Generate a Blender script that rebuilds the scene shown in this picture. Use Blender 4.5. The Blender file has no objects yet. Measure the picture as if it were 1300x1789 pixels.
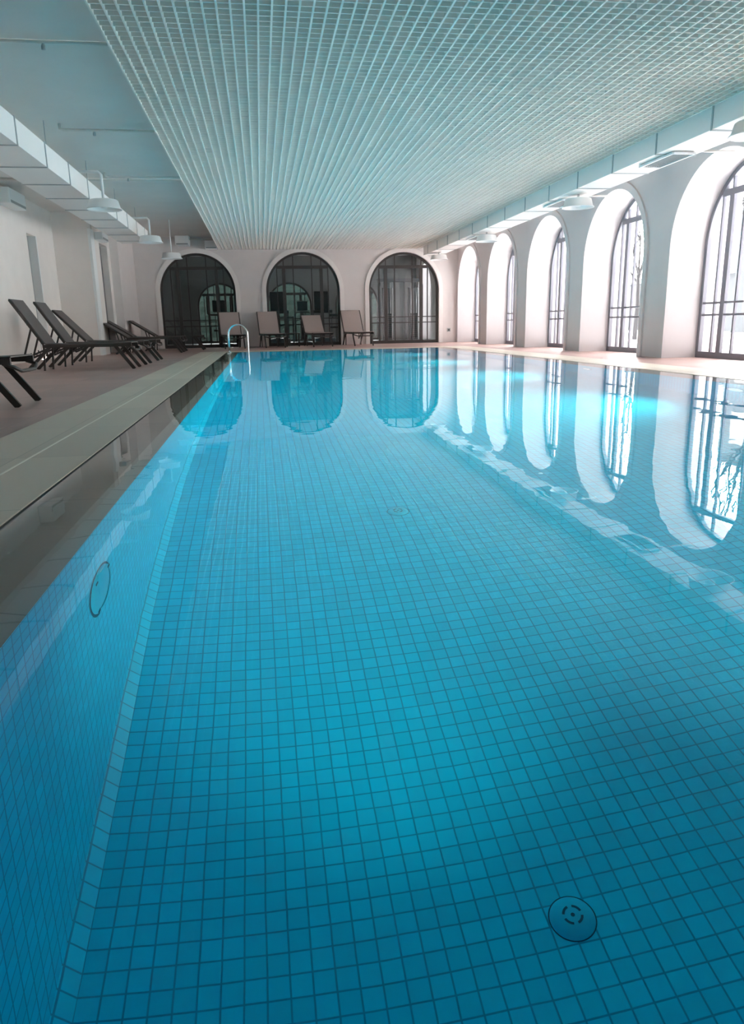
import bpy, bmesh, math, random
from mathutils import Vector, Matrix

random.seed(7)
SC = bpy.context.scene
COL = SC.collection
PI = math.pi

# ------------------------------------------------------------------ camera
YAW, PITCH, ROLL, FPX = 0.143797822, 0.253031221, -0.019338178, 1266.365
CAM_H = 0.65
fw = Vector((math.sin(YAW) * math.cos(PITCH), math.cos(YAW) * math.cos(PITCH), -math.sin(PITCH)))
rt = Vector((math.cos(YAW), -math.sin(YAW), 0))
up = rt.cross(fw)
r2 = math.cos(ROLL) * rt + math.sin(ROLL) * up
u2 = -math.sin(ROLL) * rt + math.cos(ROLL) * up
cam_data = bpy.data.cameras.new('camera')
cam = bpy.data.objects.new('camera', cam_data)
COL.objects.link(cam)
cam.matrix_world = Matrix(((r2.x, u2.x, -fw.x, 0), (r2.y, u2.y, -fw.y, 0), (r2.z, u2.z, -fw.z, CAM_H), (0, 0, 0, 1)))
cam_data.sensor_fit = 'HORIZONTAL'
cam_data.sensor_width = 36.0
cam_data.lens = FPX * 36.0 / 1300.0
cam_data.clip_start = 0.02
cam_data.clip_end = 300
SC.camera = cam

# ------------------------------------------------------------------ light
SKY_STRENGTH = 9.5
SUN_STRENGTH = 0.0
ADDED_FLOOD_W = 210.0  # added underwater floods that brighten pool and ceiling
ADDED_BEAM_W = 85.0  # added beams behind the view, lighting the pool floor ahead
SC.view_settings.view_transform = 'Standard'
SC.view_settings.look = 'None'
SC.view_settings.exposure = 1.68
SC.view_settings.gamma = 1.0
SC.view_settings.use_curve_mapping = False
SC.cycles.max_bounces = 12
SC.cycles.diffuse_bounces = 6
SC.cycles.glossy_bounces = 4
SC.cycles.transmission_bounces = 8
SC.cycles.transparent_max_bounces = 12
SC.cycles.use_denoising = True
SC.cycles.sample_clamp_indirect = 8.0

world = bpy.data.worlds.new('overcast_sky')
SC.world = world
world.use_nodes = True
wn = world.node_tree.nodes
wl = world.node_tree.links
wn.clear()
w_out = wn.new('ShaderNodeOutputWorld')
w_bg = wn.new('ShaderNodeBackground')
w_tc = wn.new('ShaderNodeTexCoord')
w_sep = wn.new('ShaderNodeSeparateXYZ')
w_ramp = wn.new('ShaderNodeValToRGB')
w_ramp.color_ramp.elements[0].position = 0.0
w_ramp.color_ramp.elements[0].color = (1.0, 0.93, 0.88, 1)
w_ramp.color_ramp.elements[1].position = 0.6
w_ramp.color_ramp.elements[1].color = (0.97, 0.95, 0.96, 1)
wl.new(w_tc.outputs['Generated'], w_sep.inputs[0])
wl.new(w_sep.outputs['Z'], w_ramp.inputs[0])
wl.new(w_ramp.outputs[0], w_bg.inputs['Color'])
# sky strength is graded along y so the window reveals catch less light
w_az = wn.new('ShaderNodeMapRange')
w_az.inputs['From Min'].default_value = -0.35
w_az.inputs['From Max'].default_value = 0.9
w_az.inputs['To Min'].default_value = SKY_STRENGTH * 0.10
w_az.inputs['To Max'].default_value = SKY_STRENGTH * 1.5
wl.new(w_sep.outputs['Y'], w_az.inputs['Value'])
wl.new(w_az.outputs[0], w_bg.inputs['Strength'])
wl.new(w_bg.outputs[0], w_out.inputs[0])

sun_data = bpy.data.lights.new('hazy_sun', 'SUN')
sun_data.energy = SUN_STRENGTH
sun_data.angle = math.radians(14)
sun_data.color = (1.0, 0.95, 0.9)
sun = bpy.data.objects.new('hazy_sun', sun_data)
COL.objects.link(sun)
sun.rotation_euler = Vector((-1.0, 0.75, -0.95)).to_track_quat('-Z', 'Y').to_euler()

BAY = 3.355
WIN_C = [24.02 - BAY * k for k in range(6)]          # window centres along the right wall
XW = 6.82                                            # inner face of the right wall
XF = 7.44                                            # window plane
YW = 25.45                                           # far wall


def portal(name, loc, target, sx, sy):
    d = bpy.data.lights.new(name, 'AREA')
    d.shape = 'RECTANGLE'
    d.size, d.size_y = sx, sy
    d.cycles.is_portal = True
    o = bpy.data.objects.new(name, d)
    COL.objects.link(o)
    o.location = loc
    o.rotation_euler = (Vector(target) - Vector(loc)).to_track_quat('-Z', 'Z').to_euler()


for k, yc in enumerate(WIN_C):
    portal('window_portal', (7.8, yc, 1.55), (0, yc, 1.55), 2.6, 3.1)


# ------------------------------------------------------------------ materials
def new_mat(name):
    m = bpy.data.materials.new(name)
    m.use_nodes = True
    nt = m.node_tree
    return m, nt, nt.nodes['Principled BSDF']


def mat(name, color, rough=0.5, metal=0.0, noise=0.0, scale=8.0, bump=0.0, spec=None):
    m, nt, b = new_mat(name)
    b.inputs['Roughness'].default_value = rough
    b.inputs['Metallic'].default_value = metal
    if spec is not None:
        b.inputs['Specular IOR Level'].default_value = spec
    if noise or bump:
        tc = nt.nodes.new('ShaderNodeTexCoord')
        nz = nt.nodes.new('ShaderNodeTexNoise')
        nz.inputs['Scale'].default_value = scale
        nz.inputs['Detail'].default_value = 5
        nt.links.new(tc.outputs['Object'], nz.inputs['Vector'])
        mx = nt.nodes.new('ShaderNodeMix')
        mx.data_type = 'RGBA'
        mx.inputs['A'].default_value = tuple(max(0, c * (1 - noise)) for c in color) + (1,)
        mx.inputs['B'].default_value = tuple(min(1, c * (1 + noise)) for c in color) + (1,)
        nt.links.new(nz.outputs['Fac'], mx.inputs['Factor'])
        nt.links.new(mx.outputs['Result'], b.inputs['Base Color'])
        if bump:
            bp = nt.nodes.new('ShaderNodeBump')
            bp.inputs['Strength'].default_value = bump
            bp.inputs['Distance'].default_value = 0.01
            nt.links.new(nz.outputs['Fac'], bp.inputs['Height'])
            nt.links.new(bp.outputs[0], b.inputs['Normal'])
    else:
        b.inputs['Base Color'].default_value = tuple(color) + (1,)
    return m


def tile_mat(name, color, grout, axes, pitch, grout_w, rough=0.3, vary=0.08, offset=(0, 0), wobble=0.0, bump=0.0, pitch2=None, tint=None):
    """square tiles: colour per tile from a white noise, grout lines between"""
    m, nt, b = new_mat(name)
    N, L = nt.nodes, nt.links
    b.inputs['Roughness'].default_value = rough
    if name.startswith('cyan'):
        b.inputs['Specular IOR Level'].default_value = 0.05
    tc = N.new('ShaderNodeTexCoord')
    vec = tc.outputs['Object']
    if wobble:
        nz = N.new('ShaderNodeTexNoise')
        nz.inputs['Scale'].default_value = 9.0
        L.new(vec, nz.inputs['Vector'])
        sub = N.new('ShaderNodeVectorMath'); sub.operation = 'SUBTRACT'
        L.new(nz.outputs['Color'], sub.inputs[0]); sub.inputs[1].default_value = (.5, .5, .5)
        sc = N.new('ShaderNodeVectorMath'); sc.operation = 'SCALE'
        L.new(sub.outputs[0], sc.inputs[0]); sc.inputs['Scale'].default_value = wobble
        ad = N.new('ShaderNodeVectorMath'); ad.operation = 'ADD'
        L.new(vec, ad.inputs[0]); L.new(sc.outputs[0], ad.inputs[1])
        vec = ad.outputs[0]
    sp = N.new('ShaderNodeSeparateXYZ')
    L.new(vec, sp.inputs[0])

    def mth(op, a, bb=None):
        n = N.new('ShaderNodeMath'); n.operation = op
        for i, v in enumerate((a, bb)):
            if v is None:
                continue
            if isinstance(v, (int, float)):
                n.inputs[i].default_value = v
            else:
                L.new(v, n.inputs[i])
        return n.outputs[0]
    masks, cells = [], []
    for i, ax in enumerate(axes):
        p = pitch if (i == 0 or pitch2 is None) else pitch2
        u = mth('DIVIDE', mth('SUBTRACT', sp.outputs[ax], offset[i]), p)
        cells.append(mth('FLOOR', u))
        fr = mth('FRACT', u)
        edge = mth('MINIMUM', fr, mth('SUBTRACT', 1.0, fr))
        n = N.new('ShaderNodeMapRange')
        n.interpolation_type = 'SMOOTHSTEP'
        n.inputs['From Min'].default_value = grout_w / p * 0.5 * 0.7
        n.inputs['From Max'].default_value = grout_w / p * 0.5 * 1.3
        L.new(edge, n.inputs['Value'])
        masks.append(n.outputs[0])
    mask = mth('MULTIPLY', masks[0], masks[1])
    cb = N.new('ShaderNodeCombineXYZ')
    L.new(cells[0], cb.inputs[0]); L.new(cells[1], cb.inputs[1])
    wnz = N.new('ShaderNodeTexWhiteNoise'); wnz.noise_dimensions = '3D'
    L.new(cb.outputs[0], wnz.inputs['Vector'])
    mx = N.new('ShaderNodeMix'); mx.data_type = 'RGBA'
    t = tint or color
    mx.inputs['A'].default_value = tuple(c * (1 - vary) for c in color) + (1,)
    mx.inputs['B'].default_value = tuple(min(1, c * (1 + vary)) for c in t) + (1,)
    L.new(wnz.outputs['Value'], mx.inputs['Factor'])
    m2 = N.new('ShaderNodeMix'); m2.data_type = 'RGBA'
    m2.inputs['A'].default_value = tuple(grout) + (1,)
    L.new(mask, m2.inputs['Factor']); L.new(mx.outputs['Result'], m2.inputs['B'])
    L.new(m2.outputs['Result'], b.inputs['Base Color'])
    if bump:
        bp = N.new('ShaderNodeBump')
        bp.inputs['Strength'].default_value = bump
        bp.inputs['Distance'].default_value = 0.004
        L.new(mask, bp.inputs['Height']); L.new(bp.outputs[0], b.inputs['Normal'])
    return m


M = {}
M['plaster'] = mat('warm_plaster', (0.74, 0.68, 0.66), 0.85, noise=0.05, scale=3, bump=0.12)
M['plaster_right'] = mat('white_plaster', (0.70, 0.66, 0.66), 0.85, noise=0.03, scale=3, bump=0.08)
M['moulding'] = mat('pale_moulding', (0.84, 0.79, 0.76), 0.8, noise=0.03, scale=3)
M['plaster_left'] = mat('grey_plaster', (0.84, 0.77, 0.73), 0.85, noise=0.05, scale=3, bump=0.1)
M['slab'] = mat('painted_slab', (0.76, 0.72, 0.68), 0.9, noise=0.08, scale=1.2, bump=0.1)
M['grid'] = mat('white_aluminium_slat', (0.88, 0.82, 0.75), 0.55)
M['duct'] = mat('white_duct_sheet', (0.90, 0.87, 0.84), 0.45, noise=0.03, scale=2)
M['seam'] = mat('duct_flange', (0.45, 0.47, 0.47), 0.5)
M['white'] = mat('white_enamel', (0.85, 0.85, 0.84), 0.4)
M['vent_dark'] = mat('vent_slats', (0.35, 0.36, 0.36), 0.5)
M['frame_brown'] = mat('bronze_frame', (0.045, 0.038, 0.035), 0.4)
M['frame_grey'] = mat('grey_frame', (0.20, 0.20, 0.235), 0.4)
M['fabric'] = mat('taupe_sling', (0.12, 0.10, 0.095), 0.8, noise=0.15, scale=60, bump=0.1)
M['fabric_light'] = mat('light_taupe_sling', (0.46, 0.38, 0.355), 0.8, noise=0.12, scale=60, bump=0.1)
M['alu_dark'] = mat('dark_aluminium', (0.05, 0.04, 0.036), 0.4)
M['steel'] = mat('polished_steel', (0.85, 0.85, 0.85), 0.15, metal=1.0)
M['deck'] = tile_mat('brown_deck_tile', (0.46, 0.30, 0.27), (0.36, 0.24, 0.21), (0, 1), 0.6, 0.006, rough=0.42, vary=0.10)
M['coping'] = tile_mat('beige_coping_stone', (0.66, 0.58, 0.48), (0.45, 0.40, 0.33), (0, 1), 0.4, 0.006, rough=0.4, vary=0.08, offset=(-0.91, 0.4), pitch2=1.2)
M['ledge'] = tile_mat('wet_ledge_stone', (0.38, 0.31, 0.26), (0.20, 0.17, 0.145), (0, 1), 0.6, 0.006, rough=0.5, vary=0.08, offset=(-0.91, 0.55), pitch2=1.2)
CY, GR = (0.002, 0.68, 0.88), (0.002, 0.33, 0.52)
M['mosaic_floor'] = tile_mat('cyan_mosaic_floor', CY, GR, (0, 1), 0.06, 0.005, vary=0.055, offset=(0.045, 0.016), wobble=0.004)
M['mosaic_side'] = tile_mat('cyan_mosaic_side', CY, GR, (1, 2), 0.06, 0.005, vary=0.055, offset=(0.016, 0.0), wobble=0.004)
M['mosaic_end'] = tile_mat('cyan_mosaic_end', CY, GR, (0, 2), 0.06, 0.005, vary=0.055, offset=(0.045, 0.0), wobble=0.004)
M['pool_plastic'] = mat('cyan_pool_plastic', (0.005, 0.60, 0.78), 0.4, spec=0.05)
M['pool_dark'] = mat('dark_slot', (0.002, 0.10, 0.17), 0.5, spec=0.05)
m, nt, b = new_mat('added_lit_lens')
b.inputs['Base Color'].default_value = (0.6, 0.9, 0.9, 1)
b.inputs['Emission Color'].default_value = (0.8, 1.0, 0.98, 1)
b.inputs['Emission Strength'].default_value = 0.2  # faint glow for the lenses of the added lamps
M['added_lens'] = m
M['slot'] = mat('dark_channel', (0.02, 0.02, 0.018), 0.7)
M['groove'] = mat('steel_strip', (0.92, 0.88, 0.78), 0.5)
M['gym_wall'] = mat('gym_grey_wall', (0.16, 0.16, 0.16), 0.8, noise=0.05, scale=3)
M['gym_floor'] = mat('gym_rubber_floor', (0.05, 0.05, 0.05), 0.6, noise=0.3, scale=30)
M['black'] = mat('black_plastic', (0.012, 0.014, 0.015), 0.35)
M['machine'] = mat('machine_grey_steel', (0.10, 0.105, 0.11), 0.4)
M['chrome'] = mat('chrome_rod', (0.8, 0.8, 0.82), 0.12, metal=1.0)
M['door'] = mat('grey_door_paint', (0.30, 0.29, 0.285), 0.6)
M['door_dark'] = mat('dark_door_paint', (0.16, 0.14, 0.14), 0.6)
M['snow'] = mat('snowy_ground', (0.86, 0.87, 0.88), 0.8, noise=0.05, scale=1.0)
M['bark'] = mat('grey_bark', (0.035, 0.034, 0.036), 0.9, noise=0.2, scale=20)
M['facade'] = mat('grey_blue_facade', (0.026, 0.032, 0.038), 0.8, noise=0.1, scale=2)
M['roof_white'] = mat('snow_roof', (0.85, 0.87, 0.9), 0.8)
M['hedge'] = mat('grey_green_foliage', (0.030, 0.046, 0.040), 0.9, noise=0.12, scale=2, spec=0.0)

# water: clean refracting surface with a whisper of ripple
m, nt, b = new_mat('pool_water')
nt.nodes.remove(b)
g = nt.nodes.new('ShaderNodeBsdfGlass')
g.inputs['IOR'].default_value = 1.333
g.inputs['Roughness'].default_value = 0.0
g.inputs['Color'].default_value = (0.97, 1.0, 1.0, 1)
tc = nt.nodes.new('ShaderNodeTexCoord')
nz = nt.nodes.new('ShaderNodeTexNoise')
nz.inputs['Scale'].default_value = 2.2
nz.inputs['Detail'].default_value = 2.0
bp = nt.nodes.new('ShaderNodeBump')
bp.inputs['Strength'].default_value = 0.2
bp.inputs['Distance'].default_value = 0.006
nt.links.new(tc.outputs['Object'], nz.inputs['Vector'])
nt.links.new(nz.outputs['Fac'], bp.inputs['Height'])
nt.links.new(bp.outputs[0], g.inputs['Normal'])
nt.links.new(g.outputs[0], nt.nodes['Material Output'].inputs['Surface'])
M['water'] = m


def glass_mat(name, tint):
    m, nt, b = new_mat(name)
    nt.nodes.remove(b)
    tr = nt.nodes.new('ShaderNodeBsdfTransparent')
    tr.inputs['Color'].default_value = tint + (1,)
    gl = nt.nodes.new('ShaderNodeBsdfGlossy')
    gl.inputs['Roughness'].default_value = 0.0
    lw = nt.nodes.new('ShaderNodeLayerWeight')
    lw.inputs['Blend'].default_value = 0.5
    pw = nt.nodes.new('ShaderNodeMath')
    pw.operation = 'POWER'
    pw.inputs[1].default_value = 5.0
    nt.links.new(lw.outputs['Facing'], pw.inputs[0])
    fr = nt.nodes.new('ShaderNodeMath')
    fr.operation = 'MULTIPLY_ADD'
    fr.inputs[1].default_value = 0.93
    fr.inputs[2].default_value = 0.06
    nt.links.new(pw.outputs[0], fr.inputs[0])
    mx = nt.nodes.new('ShaderNodeMixShader')
    nt.links.new(fr.outputs[0], mx.inputs[0])
    nt.links.new(tr.outputs[0], mx.inputs[1])
    nt.links.new(gl.outputs[0], mx.inputs[2])
    nt.links.new(mx.outputs[0], nt.nodes['Material Output'].inputs['Surface'])
    return m


M['glass'] = glass_mat('clear_pane', (0.95, 0.97, 0.97))
M['glass_dark'] = glass_mat('tinted_pane', (0.75, 0.80, 0.80))


# ------------------------------------------------------------------ mesh helpers
class MB:
    def __init__(self):
        self.bm = bmesh.new()

    def quad(self, *pts):
        vs = [self.bm.verts.new(p) for p in pts]
        self.bm.faces.new(vs)
        return self

    def box(self, a, b_, mtx=None):
        x0, y0, z0 = a
        x1, y1, z1 = b_
        P = [(x0, y0, z0), (x1, y0, z0), (x1, y1, z0), (x0, y1, z0), (x0, y0, z1), (x1, y0, z1), (x1, y1, z1), (x0, y1, z1)]
        if mtx is not None:
            P = [mtx @ Vector(p) for p in P]
        v = [self.bm.verts.new(p) for p in P]
        for f in ((0, 3, 2, 1), (4, 5, 6, 7), (0, 1, 5, 4), (1, 2, 6, 5), (2, 3, 7, 6), (3, 0, 4, 7)):
            self.bm.faces.new([v[i] for i in f])
        return self

    def bar(self, p, q, w, h, upv=(0, 0, 1)):
        p, q = Vector(p), Vector(q)
        d = (q - p)
        L = d.length
        d.normalize()
        upv = Vector(upv)
        if abs(d.dot(upv)) > 0.98:
            upv = Vector((0, 1, 0))
        s = d.cross(upv).normalized()
        t = s.cross(d).normalized()
        mtx = Matrix(((d.x, s.x, t.x, p.x), (d.y, s.y, t.y, p.y), (d.z, s.z, t.z, p.z), (0, 0, 0, 1)))
        return self.box((0, -w / 2, -h / 2), (L, w / 2, h / 2), mtx)

    def tube(self, pts, r, n=10, cap=True):
        pts = [Vector(p) for p in pts]
        rs = r if isinstance(r, (list, tuple)) else [r] * len(pts)
        rings = []
        prev = None
        for i, p in enumerate(pts):
            d = (pts[min(i + 1, len(pts) - 1)] - pts[max(i - 1, 0)]).normalized()
            if prev is None:
                a = Vector((0, 0, 1)) if abs(d.z) < 0.9 else Vector((1, 0, 0))
                s = d.cross(a).normalized()
            else:
                s = (prev - d * prev.dot(d)).normalized()
            prev = s
            t = d.cross(s)
            rings.append([self.bm.verts.new(p + rs[i] * (math.cos(2 * PI * k / n) * s + math.sin(2 * PI * k / n) * t)) for k in range(n)])
        for i in range(len(rings) - 1):
            for k in range(n):
                f = self.bm.faces.new((rings[i][k], rings[i][(k + 1) % n], rings[i + 1][(k + 1) % n], rings[i + 1][k]))
                f.smooth = True
        if cap:
            self.bm.faces.new(list(reversed(rings[0])))
            self.bm.faces.new(rings[-1])
        return self

    def lathe(self, prof, c=(0, 0, 0), n=32, mtx=None):
        """prof: (radius, z) pairs about +z through c"""
        rings = []
        for r, z in prof:
            ring = []
            for k in range(n):
                p = Vector((r * math.cos(2 * PI * k / n), r * math.sin(2 * PI * k / n), z))
                if mtx is not None:
                    p = mtx @ p
                ring.append(self.bm.verts.new(p + Vector(c)))
            rings.append(ring)
        for i in range(len(rings) - 1):
            for k in range(n):
                f = self.bm.faces.new((rings[i][k], rings[i][(k + 1) % n], rings[i + 1][(k + 1) % n], rings[i + 1][k]))
                f.smooth = True
        return self

    def disc_cap(self, r, z, c=(0, 0, 0), n=32, mtx=None):
        vs = []
        for k in range(n):
            p = Vector((r * math.cos(2 * PI * k / n), r * math.sin(2 * PI * k / n), z))
            if mtx is not None:
                p = mtx @ p
            vs.append(self.bm.verts.new(p + Vector(c)))
        self.bm.faces.new(vs)
        return self

    def build(self, name, m, parent=None, bevel=0.0, recalc=True):
        if recalc:
            bmesh.ops.recalc_face_normals(self.bm, faces=self.bm.faces[:])
        me = bpy.data.meshes.new(name)
        self.bm.to_mesh(me)
        self.bm.free()
        me.materials.append(m)
        o = bpy.data.objects.new(name, me)
        COL.objects.link(o)
        if parent is not None:
            o.parent = parent
        if bevel:
            bv = o.modifiers.new('bevel', 'BEVEL')
            bv.width = bevel
            bv.segments = 2
            bv.limit_method = 'ANGLE'
        return o


def tag(o, label, cat, group=None, kind=None):
    o['label'] = label
    o['category'] = cat
    if group:
        o['group'] = group
    if kind:
        o['kind'] = kind
    return o


def struct(o):
    o['kind'] = 'structure'
    return o


def empty(name, loc=(0, 0, 0), rz=0.0):
    e = bpy.data.objects.new(name, None)
    COL.objects.link(e)
    e.location = loc
    e.rotation_euler = (0, 0, rz)
    e.empty_display_size = 0.2
    return e


def copy_tree(o, parent=None):
    c = o.copy()
    COL.objects.link(c)
    c.parent = parent
    for ch in o.children:
        copy_tree(ch, c)
    return c


# arch geometry: map(u, z, t) -> xyz where u runs along the wall, t through it
def arc_pts(c, r, zs, n=32):
    return [(c - r * math.cos(PI * k / n), zs + r * math.sin(PI * k / n)) for k in range(n + 1)]


def arch_wall(mb, mp, arches, u0, u1, h, t0, t1, n=32):
    """wall slab u0..u1, 0..h, t0..t1 with arched openings (c, r, zs)"""
    edges = [u0]
    for c, r, zs in sorted(arches):
        edges += [c - r, c + r]
    edges.append(u1)
    for t in (t0, t1):
        for i in range(0, len(edges), 2):
            a, b_ = edges[i], edges[i + 1]
            if b_ - a > 1e-4:
                mb.quad(mp(a, 0, t), mp(b_, 0, t), mp(b_, h, t), mp(a, h, t))
        for c, r, zs in arches:
            P = arc_pts(c, r, zs, n)
            for k in range(n):
                (ua, za), (ub, zb) = P[k], P[k + 1]
                mb.quad(mp(ua, za, t), mp(ub, zb, t), mp(ub, h, t), mp(ua, h, t))
    for c, r, zs in arches:
        P = [(c - r, 0)] + arc_pts(c, r, zs, n) + [(c + r, 0)]
        for k in range(len(P) - 1):
            (ua, za), (ub, zb) = P[k], P[k + 1]
            mb.quad(mp(ua, za, t0), mp(ub, zb, t0), mp(ub, zb, t1), mp(ua, za, t1))
    mb.quad(mp(u0, h, t0), mp(u1, h, t0), mp(u1, h, t1), mp(u0, h, t1))
    for u in (u0, u1):
        mb.quad(mp(u, 0, t0), mp(u, h, t0), mp(u, h, t1), mp(u, 0, t1))


def arch_band(mb, mp, c, r_in, r_out, zs, t0, t1, z0=0.0, n=32):
    """solid arched band between radii, straight legs below the springing"""
    Pi = [(c - r_in, z0)] + arc_pts(c, r_in, zs, n) + [(c + r_in, z0)]
    Po = [(c - r_out, z0)] + arc_pts(c, r_out, zs, n) + [(c + r_out, z0)]
    for k in range(len(Pi) - 1):
        a, b_, c2, d = Pi[k], Pi[k + 1], Po[k + 1], Po[k]
        for t in (t0, t1):
            mb.quad(mp(*a, t), mp(*b_, t), mp(*c2, t), mp(*d, t))
        mb.quad(mp(*a, t0), mp(*b_, t0), mp(*b_, t1), mp(*a, t1))
        mb.quad(mp(*d, t0), mp(*c2, t0), mp(*c2, t1), mp(*d, t1))
    for k in (0, -1):
        mb.quad(mp(*Pi[k], t0), mp(*Po[k], t0), mp(*Po[k], t1), mp(*Pi[k], t1))


def arch_pane(mb, mp, c, r, zs, t, n=32):
    P = arc_pts(c, r, zs, n)
    for k in range(n):
        (ua, za), (ub, zb) = P[k], P[k + 1]
        mb.quad(mp(ua, 0.02, t), mp(ub, 0.02, t), mp(ub, zb, t), mp(ua, za, t))


def mbox(mb, mp, u0, u1, z0, z1, t0, t1):
    P = [mp(u, z, t) for z in (z0, z1) for (u, t) in ((u0, t0), (u1, t0), (u1, t1), (u0, t1))]
    v = [mb.bm.verts.new(p) for p in P]
    for f in ((0, 3, 2, 1), (4, 5, 6, 7), (0, 1, 5, 4), (1, 2, 6, 5), (2, 3, 7, 6), (3, 0, 4, 7)):
        mb.bm.faces.new([v[i] for i in f])


def arch_window(name, mp, c, r, zs, t, m_frame, m_glass, depth=0.07, sill=0.10):
    """glazed arch: ring frame, transom, posts, slim mullions and two rails; pane as a child"""
    root = empty(name, mp(c, 0, t))
    off = Vector(mp(c, 0, t))

    def lm(u, z, tt):
        return tuple(Vector(mp(u, z, tt)) - off)
    s = r / 1.24
    H = zs + r
    fr = MB()
    arch_band(fr, lm, c, r - 0.075, r - 0.002, zs, t - depth / 2, t + depth / 2)
    mbox(fr, lm, c - r + 0.07, c + r - 0.07, 0.0, sill, t - depth / 2, t + depth / 2)
    frame = fr.build('window_frame', m_frame, root)
    zt = H - 0.47

    def half(z):
        return (r if z <= zs else math.sqrt(max(0, r * r - (z - zs) ** 2))) - 0.06

    def top(du):
        return zs + math.sqrt(max(0, r * r - du * du)) - 0.06
    tb = MB()
    mbox(tb, lm, c - half(zt + 0.05), c + half(zt + 0.05), zt - 0.05, zt + 0.05, t - depth * 0.45, t + depth * 0.45)
    tb.build('transom', m_frame, frame)
    for sg in (-1, 1):
        p = MB()
        mbox(p, lm, c + sg * 0.63 * s - 0.055, c + sg * 0.63 * s + 0.055, sill, zt, t - depth * 0.4, t + depth * 0.4)
        p.build('post', m_frame, frame)
        for du, z1 in ((0.31 * s, top(0.31 * s)), (0.63 * s, top(0.63 * s)), (0.86 * s, min(zt, top(0.86 * s)))):
            q = MB()
            z0 = zt if abs(du - 0.63 * s) < 1e-6 else sill
            mbox(q, lm, c + sg * du - 0.018, c + sg * du + 0.018, z0, z1, t - depth * 0.3, t + depth * 0.3)
            q.build('mullion', m_frame, frame)
    for z in (0.70, 0.89):
        q = MB()
        mbox(q, lm, c - half(z), c + half(z), z - 0.016, z + 0.016, t - depth * 0.28, t + depth * 0.28)
        q.build('rail', m_frame, frame)
    pn = MB()
    arch_pane(pn, lm, c, r - 0.03, zs, t)
    pn.build('pane', m_glass, root)
    return struct(root)


# ------------------------------------------------------------------ setting
PX0, PX1, PY0, PY1 = -0.91, 5.05, 0.0, 20.2           # water edge (overflow slot)
IX0, IX1, IY0, IY1 = -0.60, 4.74, 0.31, 19.89         # pool walls
SW = 0.016                                            # slot width
BAND = 0.725                                          # coping width
DEPTH = 1.60

RX0, RX1, RY0, RY1 = -5.0, XW, -3.0, YW


def ring_boxes(mb, o, i, z0, z1):
    """rectangular ring between outer (x0,x1,y0,y1) and inner"""
    mb.box((o[0], o[2], z0), (i[0], o[3], z1))
    mb.box((i[1], o[2], z0), (o[1], o[3], z1))
    mb.box((i[0], o[2], z0), (i[1], i[2], z1))
    mb.box((i[0], i[3], z0), (i[1], o[3], z1))


slot_o = (PX0 - SW, PX1 + SW, PY0 - SW, PY1 + SW)
band_o = (PX0 - SW - BAND, PX1 + SW + BAND, PY0 - SW - BAND, PY1 + SW + BAND)
fl = MB()
ring_boxes(fl, (RX0 - 0.05, 7.9, RY0 - 0.05, YW + 0.5), band_o, -0.2, 0.0)
struct(fl.build('floor', M['deck']))

# coping in two strips with a steel line between
g_o = (-1.246, PX1 + 0.336, PY0 - 0.336, PY1 + 0.336)
g_i = (-1.233, PX1 + 0.323, PY0 - 0.323, PY1 + 0.323)
cp = MB()
ring_boxes(cp, band_o, g_o, -0.2, 0.003)
ring_boxes(cp, g_i, slot_o, -0.2, 0.003)
struct(cp.build('trim_1', M['coping']))
gv = MB()
ring_boxes(gv, g_o, g_i, -0.2, 0.004)
struct(gv.build('trim_2', M['groove']))
ch = MB()
ring_boxes(ch, slot_o, (PX0 + 0.001, PX1 - 0.001, PY0 + 0.001, PY1 - 0.001), -0.2, -0.002)
struct(ch.build('trim_3', M['slot']))

# pool basin
pool = empty('swimming_pool', ((IX0 + IX1) / 2, (IY0 + IY1) / 2, -DEPTH))
tag(pool, 'long rectangular swimming pool lined with small cyan mosaic tiles', 'swimming pool')
po = pool.location


def pq(*pts):
    return [tuple(Vector(p) - po) for p in pts]


cv = 0.045
D = -DEPTH


def pool_part(name, m, quads):
    mb = MB()
    for q in quads:
        mb.quad(*q)
    o = mb.build(name, m, None)
    o.parent = pool
    o.matrix_parent_inverse = Matrix.Translation(-po)
    return o


pool_part('pool_floor', M['mosaic_floor'], [((IX0 + cv, IY0 + cv, D), (IX1 - cv, IY0 + cv, D), (IX1 - cv, IY1 - cv, D), (IX0 + cv, IY1 - cv, D))])
zc = D + cv
for x, s in ((IX0, 1), (IX1, -1)):
    pool_part('pool_wall', M['mosaic_side'], [((x, IY0, zc), (x, IY1, zc), (x, IY1, -0.05), (x, IY0, -0.05))])
    pool_part('cove_tile_row', M['mosaic_side'], [((x, IY0, zc), (x, IY1, zc), (x + s * cv, IY1 - cv, D), (x + s * cv, IY0 + cv, D))])
for y, s in ((IY0, 1), (IY1, -1)):
    pool_part('pool_wall', M['mosaic_end'], [((IX0, y, zc), (IX1, y, zc), (IX1, y, -0.05), (IX0, y, -0.05))])
    pool_part('cove_tile_row', M['mosaic_end'], [((IX0, y, zc), (IX1, y, zc), (IX1 - cv, y + s * cv, D), (IX0 + cv, y + s * cv, D))])
lz = -0.014
e2 = 0.235
a0, a1, b0, b1 = PX0 + e2, PX1 - e2, PY0 + e2, PY1 - e2
lq = []
for (x0, x1, y0, y1) in ((PX0, a0, PY0, PY1), (a1, PX1, PY0, PY1), (a0, a1, PY0, b0), (a0, a1, b1, PY1)):
    lq.append(((x0, y0, lz), (x1, y0, lz), (x1, y1, lz), (x0, y1, lz)))
    
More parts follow.
